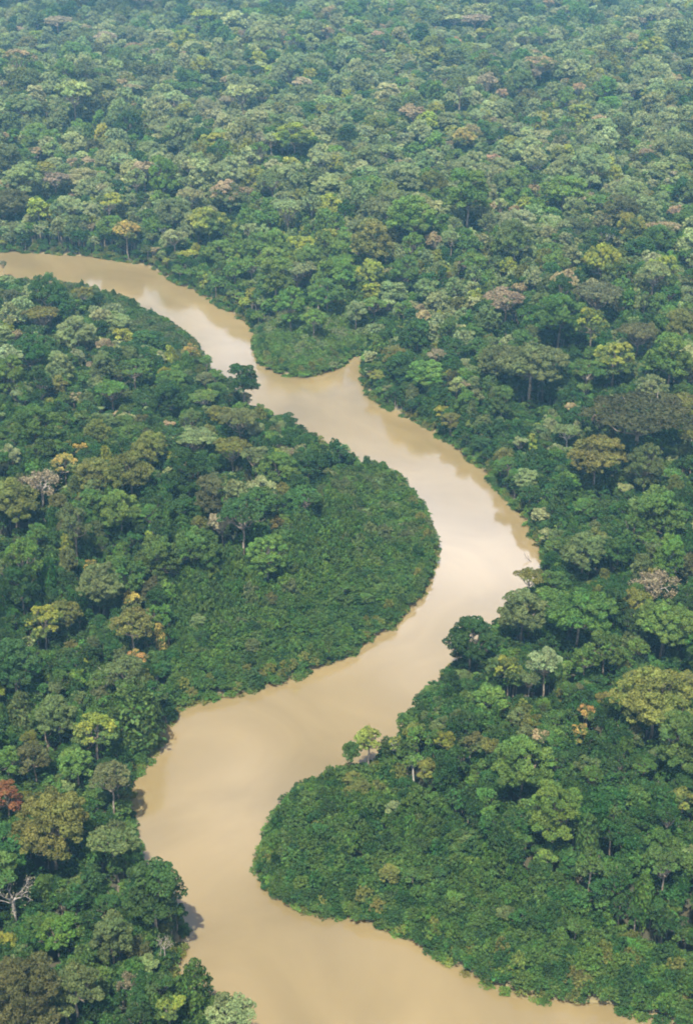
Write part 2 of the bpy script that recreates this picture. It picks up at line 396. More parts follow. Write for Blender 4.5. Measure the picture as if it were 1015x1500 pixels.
# ------------------------------------------------------------------ ground, water
def axis(lo, hi, step, outs):
    a = list(np.arange(lo, hi + .1, step)); s = step; x = a[-1]
    while x < outs[1]: s *= 1.35; x += s; a.append(x)
    s = step; x = a[0]
    while x > outs[0]: s *= 1.35; x -= s; a.insert(0, x)
    return np.array(a)
gx = axis(-330, 200, 3.0, (-16000, 16000)); gy = axis(170, 1010, 3.0, (-3000, 30000))
GX, GY = np.meshgrid(gx, gy); GZ = terrain(GX.ravel(), GY.ravel())
nx, ny = len(gx), len(gy)
ii = (np.arange(ny - 1)[:, None] * nx + np.arange(nx - 1)[None]).ravel()
m, n, l, b = new_mat('forest_floor')
t_ = n.new('ShaderNodeTexCoord'); q1 = n.new('ShaderNodeTexNoise'); q1.inputs['Scale'].default_value = .11; q1.inputs['Detail'].default_value = 8
r1 = n.new('ShaderNodeValToRGB'); e = r1.color_ramp.elements
e[0].position = .3; e[0].color = (.018, .028, .010, 1); e[1].position = .75; e[1].color = (.055, .042, .022, 1)
geo = n.new('ShaderNodeNewGeometry'); sx = n.new('ShaderNodeSeparateXYZ'); l.new(geo.outputs['Position'], sx.inputs[0])
mrz = n.new('ShaderNodeMapRange'); mrz.inputs['From Min'].default_value = .2; mrz.inputs['From Max'].default_value = 1.0
l.new(sx.outputs['Z'], mrz.inputs['Value'])
mm = n.new('ShaderNodeMix'); mm.data_type = 'RGBA'; mm.inputs[6].default_value = (.15, .12, .055, 1)
l.new(t_.outputs['Object'], q1.inputs['Vector']); l.new(q1.outputs['Fac'], r1.inputs['Fac'])
l.new(mrz.outputs[0], mm.inputs[0]); l.new(r1.outputs[0], mm.inputs[7]); l.new(mm.outputs[2], b.inputs['Base Color']); b.inputs['Roughness'].default_value = .95
gm = mesh_np('ground', np.stack([GX.ravel(), GY.ravel(), GZ], -1), [np.stack([ii, ii + 1, ii + nx + 1, ii + nx], -1)], [m], smooth_=True)
g = bpy.data.objects.new('ground', gm); COL.objects.link(g); tag(g, kind='structure')

m, n, l, b = new_mat('muddy_water')
t_ = n.new('ShaderNodeTexCoord')
q1 = n.new('ShaderNodeTexNoise'); q1.inputs['Scale'].default_value = .018; q1.inputs['Detail'].default_value = 6; q1.inputs['Distortion'].default_value = 1.2
r1 = n.new('ShaderNodeValToRGB'); e = r1.color_ramp.elements
e[0].position = .35; e[0].color = (.165, .125, .058, 1); e[1].position = .68; e[1].color = (.225, .170, .082, 1)
l.new(t_.outputs['Object'], q1.inputs['Vector']); l.new(q1.outputs['Fac'], r1.inputs['Fac']); l.new(r1.outputs[0], b.inputs['Base Color'])
b.inputs['Roughness'].default_value = .10; b.inputs['IOR'].default_value = 1.85
w1 = n.new('ShaderNodeTexNoise'); w1.inputs['Scale'].default_value = .9; w1.inputs['Detail'].default_value = 3
w2 = n.new('ShaderNodeTexNoise'); w2.inputs['Scale'].default_value = .05; w2.inputs['Detail'].default_value = 3
mu = n.new('ShaderNodeMath'); mu.operation = 'MULTIPLY'
l.new(t_.outputs['Object'], w1.inputs['Vector']); l.new(t_.outputs['Object'], w2.inputs['Vector']); l.new(w1.outputs['Fac'], mu.inputs[0]); l.new(w2.outputs['Fac'], mu.inputs[1])
bp = n.new('ShaderNodeBump'); bp.inputs['Strength'].default_value = .10; bp.inputs['Distance'].default_value = .25
l.new(mu.outputs[0], bp.inputs['Height']); l.new(bp.outputs[0], b.inputs['Normal'])
b.inputs['Subsurface Weight'].default_value = .7; b.inputs['Subsurface Radius'].default_value = (1, .7, .35); b.inputs['Subsurface Scale'].default_value = 4.0      # silt lights the water from within
wm = mesh_np('river', np.array([(-900, 60, 0), (350, 60, 0), (350, 1080, 0), (-900, 1080, 0)], float), [np.array([[0, 1, 2, 3]])], [m])
w = bpy.data.objects.new('river', wm); COL.objects.link(w); tag(w, kind='structure')

# ------------------------------------------------------------------ colours (leaf albedo)
PAL = {
 'dark green': (.028, .070, .020), 'deep green': (.036, .090, .028), 'green': (.060, .122, .032), 'fresh green': (.082, .158, .036),
 'bright green': (.100, .178, .044), 'grey green': (.092, .130, .054), 'pale green': (.15, .205, .095), 'olive green': (.125, .145, .042), 'yellow green': (.20, .24, .048),
 'brownish green': (.076, .086, .036), 'dusky grey': (.092, .104, .052), 'tan': (.27, .23, .15), 'pinkish grey': (.215, .190, .148), 'pink': (.33, .235, .185), 'golden': (.32, .27, .085),
 'orange': (.38, .26, .09), 'rust red': (.155, .068, .034), 'lime green': (.17, .24, .055), 'bluish green': (.13, .195, .10), 'silvery green': (.205, .25, .13), 'grey': (.21, .20, .15), 'dark olive': (.052, .062, .026),
}
def jitter(c, a=.16):
    v = .80 * (1 + rng.normal(0, a)); return tuple(float(max(.005, x * v * (1 + rng.normal(0, .05)))) for x in (c[0] * 1.08, c[1] * 1.04, c[2] * .82))

# ------------------------------------------------------------------ named trees of the photograph
# px, py (crown middle), crown width px, shape, colour, label, short name used by its neighbours' labels
T_ = 'tree'
HERO = [
 (35,1458,118,'dome','brownish green','broad dark brownish domed tree in the bottom left corner','broad dark corner tree'),
 (18,1302,62,'bare_b','grey','pale bare dead tree with gnarled limbs at the left edge near the bottom','pale dead tree'),
 (228,1312,95,'oval','dark green','large dark green tree leaning out over the river bend at lower left','big leaning river tree'),
 (262,1396,26,'bare_b','grey','slender white leafless sapling against the river below the big leaning tree',None),
 (338,1486,78,'sparse','pale green','lacy pale green tree at the bottom edge beside the water','lacy waterside tree'),
 (252,1480,52,'sparse','yellow green','open yellow green tree at the bottom edge left of the lacy waterside tree',None),
 (285,1448,70,'drape','green','creeper covered green tree on the bank above the lacy waterside tree',None),
 (190,1440,32,'bare_a','grey','grey twiggy tree in the dark gap near the bottom left',None),
 (165,1378,62,'oval','grey green','rounded grey green tree left of the slender white sapling',None),
 (85,1368,62,'dome','fresh green','fresh green domed tree between the pale dead tree and the dark corner tree',None),
 (110,1450,82,'dome','grey green','broad grey green dome right of the dark corner tree','broad grey green dome'),
 (10,1168,50,'dome','rust red','rust red crowned tree on a tall white trunk at the left edge','rust red tree'),
 (75,1207,122,'dome','olive green','big olive gold cauliflower crowned tree right of the rust red tree','big olive gold tree'),
 (167,1232,78,'sparse','grey green','airy grey green tree at the riverbank right of the olive gold tree','airy riverbank tree'),
 (163,1142,60,'sparse','dusky grey','thin greyish tree with pale limbs beside the brown reflection','thin greyish bank tree'),
 (112,1118,56,'dome','bright green','bright green lumpy tree above the big olive gold tree','bright lumpy tree'),
 (140,1072,72,'dome','yellow green','yellow topped green tree left of the low bush at the water','yellow topped tree'),
 (198,1036,100,'drape','green','large creeper draped green tree at the inner end of the left sand bar thicket','creeper draped corner tree'),
 (30,1042,48,'drape','grey green','tall grey green tree hung with creepers near the left edge','tall creeper hung tree'),
 (84,1056,60,'oval','grey green','narrow greyish tree right of the tall creeper hung tree',None),
 (50,1112,56,'dome','dusky grey','dusky purplish grey tree above the rust red tree',None),
 (12,1116,48,'dome','fresh green','fresh green tree cut by the left edge above the rust red tree',None),
 (200,966,38,'dome','orange','tree with orange gold flowering top beside the shrub flat at left','orange flowering tree'),
 (135,831,26,'dome','golden','small tree topped with golden yellow flowers in the left forest','golden flowering tree'),
 (222,789,28,'dome','yellow green','small yellow green topped tree right of the golden flowering tree',None),
 (196,881,38,'dome','golden','tree with pale yellow flowering top above the orange flowering tree',None),
 (235,932,28,'drape','golden','yellowish creeper covered tree at the edge of the shrub flat',None),
 (130,970,22,'dome','yellow green','small yellowish tree left of the orange flowering tree',None),
 (66,911,56,'dome','yellow green','bright yellow green tree in the middle of the left forest','bright yellow green tree'),
 (96,898,52,'dome','olive green','olive tree touching the bright yellow green tree on its right',None),
 (40,945,32,'young','pale green','pale tree on a white stem below the bright yellow green tree',None),
 (150,853,72,'dome','grey green','grey green domed tree below the golden flowering tree','grey green dome'),
 (186,990,66,'dome','grey green','greyish dome directly under the orange flowering tree',None),
 (325,768,44,'sparse','pinkish grey','pinkish grey thin crowned tree above the shrub flat','pinkish thin tree'),
 (290,802,72,'dome','green','wide green dome left of and below the pinkish thin tree',None),
 (392,816,62,'dome','bright green','bright green spreading tree at the edge of the shrub flat','bright spreading tree'),
 (115,660,28,'dome','orange','orange topped tree in the left forest above the bare whitish tree',None),
 (95,682,46,'dome','golden','yellowish tree directly below the orange topped tree',None),
 (60,703,54,'bare_a','grey','whitish almost leafless tree in the left forest','whitish leafless tree'),
 (20,733,78,'dome','olive green','large yellowish olive tree cut by the left edge under the whitish leafless tree','left edge olive tree'),
 (176,748,62,'dome','bright green','rounded bright green tree right of the left edge olive tree','rounded bright tree'),
 (275,692,72,'dome','dark green','smooth dark green dome left of the flat topped olive tree','smooth dark dome'),
 (112,583,26,'dome','tan','tan topped tree in the upper left forest',None),
 (120,612,28,'dome','bright green','small vivid green tree below the tan topped tree',None),
 (163,570,50,'broad','fresh green','flat fresh green tree on a visible white trunk in the upper left forest','white trunked flat tree'),
 (190,692,72,'dome','olive green','olive domed tree left of the smooth dark dome',None),
 (220,656,56,'dome','olive green','smaller olive dome with a yellowish top above the smooth dark dome',None),
 (15,548,48,'dome','bright green','bright green tree at the left edge below the upper river reach','bright left edge tree'),
 (175,549,27,'sparse','brownish green','brownish grey tree in the upper left forest right of the bright edge tree',None),
 (280,511,27,'dome','golden','yellow topped tree close to the river at the end of the low thicket',None),
 (329,527,15,'palm','green','lone palm standing above the bank at the river elbow','lone palm'),
 (355,562,52,'oval','dark green','dark rounded tree leaning over the water beside the lone palm','dark elbow tree'),
 (145,440,20,'oval','dark green','small dark pointed tree rising from the low thicket strip',None),
 (72,405,16,'sparse','pale green','thin pale tree near the water in the low thicket strip',None),
 (24,376,12,'sparse','grey','lone greyish tree at the water edge on the upper left',None),
 (18,436,30,'dome','dusky grey','dusky grey tree at the left edge by the upper river reach',None),
 (340,655,56,'broad','olive green','flat topped olive tree on a white trunk left of the point bar','flat topped olive tree'),
 (374,672,50,'sparse','grey green','thin crowned tree with pale forked limbs right of the flat topped olive tree',None),
 (350,612,60,'broad','grey green','flat grey green tree above the flat topped olive tree',None),
 (445,668,32,'dome','dark green','small round dark tree near the river left of the point bar',None),
 (960,1022,122,'dome','olive green','large pale olive domed tree at the right edge of the lower forest','large pale olive dome'),
 (765,1122,94,'dome','bright green','bright green domed tree in the middle of the lower right forest','bright central dome'),
 (812,1190,84,'dome','fresh green','yellowish green dome below the bright central dome','yellowish lower dome'),
 (858,1042,30,'dome','orange','orange tan topped tree left of the large pale olive dome','orange topped tree'),
 (790,1082,34,'sparse','tan','tan thin crowned tree above the bright central dome','tan thin tree'),
 (848,1074,34,'dome','golden','brownish yellow tree directly under the orange topped tree',None),
 (928,1078,36,'dome','dusky grey','small ball shaped grey tree below the large pale olive dome','grey ball tree'),
 (690,1092,46,'dome','brownish green','brownish tree near the inner bend left of the bright central dome',None),
 (1002,1088,92,'dome','green','big green dome cut by the right edge under the pale olive dome','right edge green dome'),
 (1000,1172,46,'dome','olive green','yellow brown tree at the right edge below the green dome',None),
 (531,1084,40,'oval','lime green','lime green small tree at the tip of the lower bar','lime green tip tree'),
 (514,1104,26,'oval','green','small dark leafy tree touching the lime green tip tree on its river side',None),
 (580,1092,30,'young','yellow green','thin tree on a white stem right of the lime green tip tree',None),
 (606,1118,32,'young','fresh green','second white stemmed young tree at the forest edge of the lower bar',None),
 (690,938,76,'dome','dark green','dark green tree standing out over the river in the middle right','dark overhanging tree'),
 (645,950,22,'young','dark green','little dark tree at the water left of the dark overhanging tree',None),
 (765,898,76,'dome','grey green','grey green dome on the bank above the dark overhanging tree','grey green bank dome'),
 (850,897,104,'dome','green','large dark green dome right of the grey green bank dome','large dark green dome'),
 (886,952,62,'dome','green','green dome on a visible trunk below the large dark green dome',None),
 (855,808,68,'dome','grey green','lumpy greyish olive tree near the bank above the sprawling tree','lumpy greyish tree'),
 (812,798,32,'dome','bright green','vivid green small tree left of the lumpy greyish tree',None),
 (905,806,54,'dome','deep green','deep bluish green tree right of the lumpy greyish tree',None),
 (960,852,58,'bare_a','pinkish grey','purplish bare twigged tree in the right forest','purplish bare tree'),
 (975,912,92,'dome','fresh green','big fresh green dome near the right edge below the purplish bare tree','big fresh right dome'),
 (856,968,44,'dome','fresh green','round fresh green tree below the large dark green dome',None),
 (798,972,58,'sparse','bluish green','airy pale bluish green tree below the grey green bank dome','airy bluish tree'),
 (745,982,44,'dome','yellow green','yellowish green tree between the airy bluish tree and the river','yellowish river tree'),
 (775,845,46,'broad','olive green','low sprawling tree reaching across the water at the right bank','low sprawling tree'),
 (935,607,160,'broad','dark olive','huge dark umbrella crowned tree at the right, the widest tree in the forest','huge umbrella tree'),
 (866,606,24,'dome','yellow green','small yellow green tree touching the left side of the huge umbrella tree',None),
 (872,668,88,'dome','olive green','broad olive dome below the huge umbrella tree','broad olive dome'),
 (945,683,58,'dome','grey green','grey green rounded tree right of the broad olive dome','rounded grey green tree'),
 (680,567,24,'sparse','pinkish grey','small pinkish grey tree close to the right bank','small pinkish bank tree'),
 (697,573,13,'dome','yellow green','tiny yellow green tree right of the small pinkish bank tree',None),
 (900,530,62,'dome','yellow green','yellow green tree above the huge umbrella tree','yellow green neighbour'),
 (985,697,38,'young','green','slim tree on a long white trunk at the right edge below the umbrella tree',None),
 (975,752,38,'dome','olive green','olive tree near the right edge under the slim white trunked tree',None),
 (830,632,42,'broad','pale green','pale flat tree left of and below the huge umbrella tree',None),
 (740,440,62,'sparse','pinkish grey','large whitish pink nearly leafless tree above the right bank','whitish pink leafless tree'),
 (875,430,78,'broad','dusky grey','dark grey broad tree right of the whitish pink leafless tree','dark grey broad tree'),
 (820,462,82,'dome','green','green dome between the leafless pink tree and the bare limbed tree','green middle dome'),
 (935,487,62,'broad','dusky grey','flat grey tree with bare spreading limbs above the yellow green tree','bare limbed flat tree'),
 (1003,466,42,'broad','dusky grey','grey tree on a brown trunk at the right edge',None),
 (830,408,26,'sparse','pinkish grey','small pinkish tree left of the dark grey broad tree',None),
 (640,521,32,'sparse','pinkish grey','pinkish thin tree by the mouth of the little backwater','pinkish backwater tree'),
 (780,532,104,'dome','grey green','wide grey green tree left of the yellow green tree above the umbrella',None),
 (85,36,52,'sparse','pinkish grey','greyish purple tree in the far shaded forest at top left',None),
 (266,43,42,'dome','bright green','bright green tree in the far forest near the top',None),
 (283,66,26,'sparse','pink','pale pink tree below the far bright green tree',None),
 (427,103,20,'sparse','pink','small pale pink tree in the far forest left of centre',None),
 (333,147,24,'sparse','pinkish grey','whitish pink tree in the far left forest',None),
 (54,224,32,'sparse','pink','dusty pink tree at far left beside the salmon red tree','dusty pink tree'),
 (90,211,26,'dome','pink','salmon red flowering tree in the far left forest',None),
 (113,247,24,'dome','pink','flat pale pink tree below the salmon red tree',None),
 (82,264,42,'sparse','pinkish grey','broad pinkish beige tree below the dusty pink tree',None),
 (115,306,20,'drape','golden','yellow creeper covered tree above the upper river reach at left',None),
 (336,286,58,'dome','tan','broad tan grey tree beyond the upper river reach','broad tan tree'),
 (186,338,40,'dome','golden','yellowish tree on the far bank of the upper river reach',None),
 (305,325,60,'dome','yellow green','pale yellow green tree right of the yellowish far bank tree',None),
 (555,51,22,'sparse','pink','pink tree in the far forest near the top centre',None),
 (666,62,22,'sparse','pink','pinkish white tree in the far forest right of top centre',None),
 (650,110,34,'sparse','pinkish grey','pale whitish pink tree below the far pinkish white tree',None),
 (779,112,30,'sparse','pinkish grey','rounded pinkish grey tree under the flat tan tree at upper right',None),
 (792,92,60,'broad','tan','flat tan tree in the far forest at upper right',None),
 (834,38,16,'sparse','pink','tiny pink tree high in the far right forest',None),
 (695,42,54,'sparse','pinkish grey','purplish grey broad tree near the top right of centre',None),
 (580,116,12,'dome','rust red','tiny reddish tree in the far forest',None),
 (600,146,38,'dome','yellow green','yellow green tree below the tiny reddish tree',None),
 (680,204,38,'dome','golden','yellow orange tree in the far forest right of centre',None),
 (722,234,24,'sparse','pink','pinkish tree below the yellow orange tree',None),
 (430,200,62,'dome','yellow green','broad pale yellow tree in the far forest at centre',None),
 (910,312,62,'dome','dusky grey','grey dome with pinkish top in the upper right forest',None),
 (405,357,46,'dome','bright green','bright green tree top behind the river promontory','bright promontory tree'),
 (400,385,50,'dome','bright green','bright rounded tree low on the left side of the promontory',None),
 (505,402,48,'dome','fresh green','fresh green dome at the right shoulder of the promontory',None),
 (460,466,40,'dome','bright green','low bright tree where the small bar meets the promontory trees',None),
 (522,455,36,'dome','pale green','pale low tree beside the head of the little backwater',None),
 (478,430,56,'dome','fresh green','rounded dark topped tree on the promontory behind the small bar',None),
 (425,447,50,'dome','fresh green','green dome at the back of the small bar',None),
 (435,395,60,'broad','pale green','pale flat tree on the promontory below the bright tree top',None),
]
forest_pts = []; taken = []          # taken: x, y, radius of everything placed
protos_by = {}
for k_, p_ in PROTO.items():
    protos_by.setdefault((p_['kind'], p_['R']), []).append(k_)
def pick(kind, R):
    if kind in PROTO: return kind
    best = min([q for q in protos_by if q[0] == kind], key=lambda q: abs(math.log(q[1] / R)))
    return protos_by[best][rng.integers(len(protos_by[best]))]

specs = []   # individual trees: dict
for (px, py, wpx, shape, colr, label, nick) in HERO:
    h = 14.0
    for _ in range(3):
        x, y, z = survey(px, py, h); dep = proj(x, y, z + h)[2]; R = wpx * dep / FPX / 2
        pn = pick(shape, R); P = PROTO[pn]; s = R / P['R']; sz = min(max(math.sqrt(s) if shape not in ('young', 'palm') else s, .55), 1.35)
        h = P['H'] * sz
    if sd_river([x], [y])[0] < 1.0:       # over the water: the base stands on the bank
        for _ in range(14):
            if sd_river([x], [y])[0] >= 1.0: break
            e_ = 1.0; gxx = sd_river([x + e_], [y])[0] - sd_river([x - e_], [y])[0]; gyy = sd_river([x], [y + e_])[0] - sd_river([x], [y - e_])[0]
            q = math.hypot(gxx, gyy) + 1e-6; x += gxx / q * 1.2; y += gyy / q * 1.2
        z = float(terrain([x], [y])[0])
    specs.append(dict(x=x, y=y, z=z, R=R, s=s, sz=sz, pn=pn, col=colr, label=label, nick=nick, px=px, py=py, hero=True, H=h))
    taken.append((x, y, R * .92))

# ------------------------------------------------------------------ the rest of the forest: dart throwing
south = np.array([at(*q_) for q_ in [(-400,378),(0,386),(180,430),(300,500),(340,560),(300,640),(-400,640)]])
promo = np.array([at(*q_, 12) for q_ in [(300,345),(430,325),(510,365),(550,440),(560,500),(520,520),(380,500),(300,420),(240,390)]])   # paler young forest on the promontory
cell = 12.0; grid = {}
def put(x, y, r): grid.setdefault((int(x // cell), int(y // cell)), []).append((x, y, r))
def free(x, y, r, f):
    cx, cy = int(x // cell), int(y // cell)
    for i in (-1, 0, 1):
        for j in (-1, 0, 1):
            for (a, b_, c) in grid.get((cx + i, cy + j), ()):
                if (a - x) ** 2 + (b_ - y) ** 2 < (f * (r + c)) ** 2: return False
    return True
for t in taken:
    put(*t)
    if t[2] > 9:
        for a in range(6): put(t[0] + t[2] * .6 * math.cos(a), t[1] + t[2] * .6 * math.sin(a), t[2] * .3)
def half_w(y, z=10): return .2437 * (y * CP + (CAM_H - z) * SP) * 1.12 + 28
Y0, Y1 = 205.0, 2900.0
cand = []
NC = 190000
yy = Y0 + (Y1 - Y0) * rng.uniform(0, 1, NC * 2) ** .8; xx = rng.uniform(-1, 1, NC * 2) * half_w(Y1)
k = np.abs(xx) < half_w(yy); xx, yy = xx[k], yy[k]
dr = sd_river(xx, yy); inb = np.zeros(len(xx), bool); bedge = np.full(len(xx), 1e9)
for b_ in bars: inb |= inside(b_, xx, yy); bedge = np.minimum(bedge, dist_poly(b_, xx, yy))
k = (dr > 2.0) & (~inb | ((dr > 10) & (rng.uniform(0, 1, len(dr)) < np.where(bedge < 14, .7, .22)) & (yy < 640))); xx, yy, dr, inb = xx[k], yy[k], dr[k], inb[k]
rad = np.clip(np.exp(rng.normal(math.log(3.9), .36, len(xx))), 2.3, 9.5)
rad = rad * (1 + .45 * smooth((yy - 450) / 500)); rad = np.where(dr < 8, np.minimum(rad, 4.5), rad); rad = np.where(inb, np.minimum(rad, 2.6), rad)
order = np.concatenate([np.argsort(-rad[:9000]), np.arange(9000, len(xx))])
fill = []
for i in order:
    x, y, r = xx[i], yy[i], rad[i]
    if r > 4 and i % 3 == 0: r = 3.0 if i >= 9000 else r
    if i > 50000: r = rng.uniform(2.2, 3.4) * (1 + .3 * min(max((y - 450) / 500, 0), 1))
    if free(x, y, r, .55): put(x, y, r); fill.append((x, y, 2.4 if inb[i] else r, dr[i], inb[i]))
fill = np.array(fill)
print('fill trees', len(fill))
def patch(x, y): return math.sin(x / 43 + 1) * math.cos(y / 57) + .6 * math.sin(x / 19 - y / 23) + .5 * math.sin(x / 90 + y / 130)
NAMES = ['dark green', 'deep green', 'green', 'fresh green', 'grey green', 'olive green', 'pale green', 'bright green', 'yellow green', 'brownish green', 'dusky grey', 'tan', 'pinkish grey', 'silvery green']
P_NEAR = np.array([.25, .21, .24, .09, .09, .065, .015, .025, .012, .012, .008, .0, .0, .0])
P_FAR = np.array([.05, .02, .07, .11, .13, .05, .32, .035, .07, .005, .005, .03, .010, .30])  # paler mix: distant sunlight and haze are put into the leaf colours
SHAPES = ['dome', 'oval', 'broad', 'sparse', 'drape']
tz = terrain(fill[:, 0], fill[:, 1])
for i, (x, y, r, d, lowg) in enumerate(fill):
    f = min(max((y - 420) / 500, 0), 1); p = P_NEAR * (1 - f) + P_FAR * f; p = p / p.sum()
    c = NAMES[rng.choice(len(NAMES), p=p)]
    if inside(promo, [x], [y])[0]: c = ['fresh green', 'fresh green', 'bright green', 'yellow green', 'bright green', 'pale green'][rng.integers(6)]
    if y < 600 and r > 4 and c in ('dusky grey', 'brownish green', 'yellow green'): c = 'green'
    ps = np.array([.50, .24, .05 if r > 4 else .0, .08, .13 if r < 5 else .0]); ps /= ps.sum()
    sh = SHAPES[rng.choice(5, p=ps)]
    if c in ('tan', 'pinkish grey'): sh = 'sparse'
    pn = pick(sh, r); P = PROTO[pn]; s = r / P['R'] * 1.14
    edge = .62 + .38 * min(max((d - 2) / 16, 0), 1)
    sz = (s ** .5) * rng.uniform(.78, 1.28) * edge * (1 + .15 * patch(x * 1.3, y * 1.3))
    if lowg: sz *= .62
    if y > 640 and d < 60 and x < -60 and y < 900 and inside(south, [x], [y])[0]: sz *= .42 + .58 * d / 60
    for (hx, hy, hR) in taken:
        if abs(x - hx) < hR * .9 and 0 < hy - y < hR * 1.8 + 11: sz = min(sz, .62); s = min(s, 3.4 / P['R']); r = min(r, 3.4)
    H = P['H'] * sz
    px, py, dep = proj(x, y, tz[i] + H)
    vis = 2 * r * FPX / dep if (-20 < px < 1035 and -20 < py < 1525) else 0
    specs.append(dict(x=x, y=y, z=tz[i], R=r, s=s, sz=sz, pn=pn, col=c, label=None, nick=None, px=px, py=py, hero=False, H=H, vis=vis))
rest = [q for q in specs if not q['hero']]
rest.sort(key=lambda q: -q['vis'])
near = rest[:235]; far = rest[235:]

# labels for the unnamed near trees, from their look and the nearest named tree
marks = [q for q in specs if q['nick']]
SH = {'dome': 'domed', 'oval': 'rounded upright', 'broad': 'flat topped', 'sparse': 'thin crowned', 'drape': 'creeper hung', 'young': 'slim'}
def side(dx, dy):
    a = math.degrees(math.atan2(-dy, dx)) % 360
    return ['right of', 'above and right of', 'above', 'above and left of', 'left of', 'below and left of', 'below', 'below and right of'][int((a + 22.5) // 45) % 8]
byl = {}
for q in near:
    mk = min(marks, key=lambda t: math.hypot(t['px'] - q['px'], (t['py'] - q['py'])))
    q['dm'] = math.hypot(mk['px'] - q['px'], mk['py'] - q['py'])
    size = 'small ' if q['R'] < 3.6 else ('large ' if q['R'] > 6 else '')
    base = '%s%s %s tree %s the %s' % (size, q['col'], SH[PROTO[q['pn']]['kind']], side(q['px'] - mk['px'], q['py'] - mk['py']), mk['nick'])
    q['label'] = base; byl.setdefault(base, []).append(q)
for base, qs in byl.items():
    if len(qs) > 1:
        qs.sort(key=lambda q: q['dm'])
        for j, q in enumerate(qs): q['label'] = base + ', ' + ['nearest', 'second nearest', 'third nearest', 'fourth nearest', 'fifth nearest', 'sixth nearest', 'seventh nearest', 'eighth nearest', 'ninth nearest', 'tenth nearest'][min(j, 9)]

for q in near:
    if len(q['label'].split()) > 16: q['label'] = q['label'].replace(' thin crowned', '').replace(' creeper hung', '', 1).replace('rounded upright', 'upright').replace(' flat topped', '', 1)
    if len(q['label'].split()) > 16: q['label'] = q['label'].replace(' domed', '').replace('large ', '', 1)
# ------------------------------------------------------------------ link individual trees:  tree > trunk, crown
first = {}
def part(name, me, parent):
    o = bpy.data.objects.new(name, me); COL.objects.link(o); o.parent = parent; return o
def plant(q):
    P = PROTO[q['pn']]; kind = P['kind']; c = q['col']
    name = {'bare': 'leafless_tree', 'palm': 'palm_tree', 'young': 'young_tree'}.get(kind, 'broadleaf_tree')
    cat = {'bare': 'bare tree', 'palm': 'palm', 'young': 'young tree'}.get(kind, 'tree')
    if kind not in ('bare', 'palm', 'young') and c in ('golden', 'orange', 'pink', 'rust red'): name = 'flowering_tree'; cat = 'flowering tree'
    r = bpy.data.objects.new(name, None); COL.objects.link(r)
    r.location = (q['x'], q['y'], q['z']); r.rotation_euler = (0, 0, float(rng.uniform(0, 6.28))); r.scale = (q['s'], q['s'], q['sz'])
    tag(r, q['label'], cat, {'tree': 'rainforest trees along the river', 'flowering tree': 'flowering trees in the canopy', 'bare tree': 'leafless trees in the canopy', 'young tree': 'young trees on the bars', 'palm': None}[cat])
    key = q['pn']
    if key not in first:
        first[key] = (part('trunk', P['trunk'], r), part('crown', P['crown'], r)); cr_ = first[key][1]
    else:
        for o in first[key]:
            cc = o.copy(); COL.objects.link(cc); cc.parent = r
            if o.name.startswith('crown'): cr_ = cc
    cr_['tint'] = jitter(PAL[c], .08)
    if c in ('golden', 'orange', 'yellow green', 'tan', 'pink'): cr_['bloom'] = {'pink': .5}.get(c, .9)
for q in specs:
    if q['hero']: plant(q)
for q in near: plant(q)

# ------------------------------------------------------------------ countless growth: one object each, instanced on points
def scatter(name, pts, label, cat, mesh_key, kinds):
    """pts: rows x y z rot sx sz r g b idx"""
    pts = np.asarray(pts, float)
    me = bpy.data.meshes.new(name); me.vertices.add(len(pts)); me.vertices.foreach_set('co', pts[:, :3].astype(np.float32).ravel())
    a = me.attributes.new('tint', 'FLOAT_COLOR', 'POINT'); c = np.ones((len(pts), 4), np.float32); c[:, :3] = pts[:, 6:9]; a.data.foreach_set('color', c.ravel())
    a = me.attributes.new('turn', 'FLOAT_VECTOR', 'POINT'); v = np.zeros((len(pts), 3), np.float32); v[:, 2] = pts[:, 3]; a.data.foreach_set('vector', v.ravel())
    a = me.attributes.new('grow', 'FLOAT_VECTOR', 'POINT'); v = np.stack([pts[:, 4], pts[:, 4], pts[:, 5]], -1).astype(np.float32); a.data.foreach_set('vector', v.ravel())
    a = me.attributes.new('which', 'INT', 'POINT'); a.data.foreach_set('value', pts[:, 9].astype(np.int32))
    me.update()
    src = bpy.data.collections.new(name + '_kinds')
    for i, kn in enumerate(kinds):
        o = bpy.data.objects.new('%03d_%s' % (i, name), PROTO[kn][mesh_key]); src.objects.link(o)
    o = bpy.data.objects.new(name, me); COL.objects.link(o); tag(o, label, cat, kind='stuff')
    ng = bpy.data.node_groups.new(name + '_nodes', 'GeometryNodeTree')
    ng.interface.new_socket('Geometry', in_out='INPUT', socket_type='NodeSocketGeometry'); ng.interface.new_socket('Geometry', in_out='OUTPUT', socket_type='NodeSocketGeometry')
    n = ng.nodes; l = ng.links
    gi = n.new('NodeGroupInput'); go = n.new('NodeGroupOutput'); ip = n.new('GeometryNodeInstanceOnPoints'); ci = n.new('GeometryNodeCollectionInfo')
    ci.inputs['Collection'].default_value = src; ci.inputs['Separate Children'].default_value = True; ci.inputs['Reset Children'].default_value = True
    def na(nm, ty):
        x = n.new('GeometryNodeInputNamedAttribute'); x.data_type = ty; x.inputs['Name'].default_value = nm
        return [s for s in x.outputs if s.enabled and s.name == 'Attribute'][0]
    ip.inputs['Pick Instance'].default_value = True
    l.new(gi.outputs[0], ip.inputs['Points']); l.new(ci.outputs[0], ip.inputs['Instance'])
    l.new(na('which', 'INT'), ip.inputs['Instance Index']); l.new(na('grow', 'FLOAT_VECTOR'), ip.inputs['Scale'])
    l.new(na('turn', 'FLOAT_VECTOR'), ip.inputs['Rotation']); l.new(ip.outputs[0], go.inputs[0])
    md = o.modifiers.new('growth', 'NODES'); md.node_group = ng
    return o
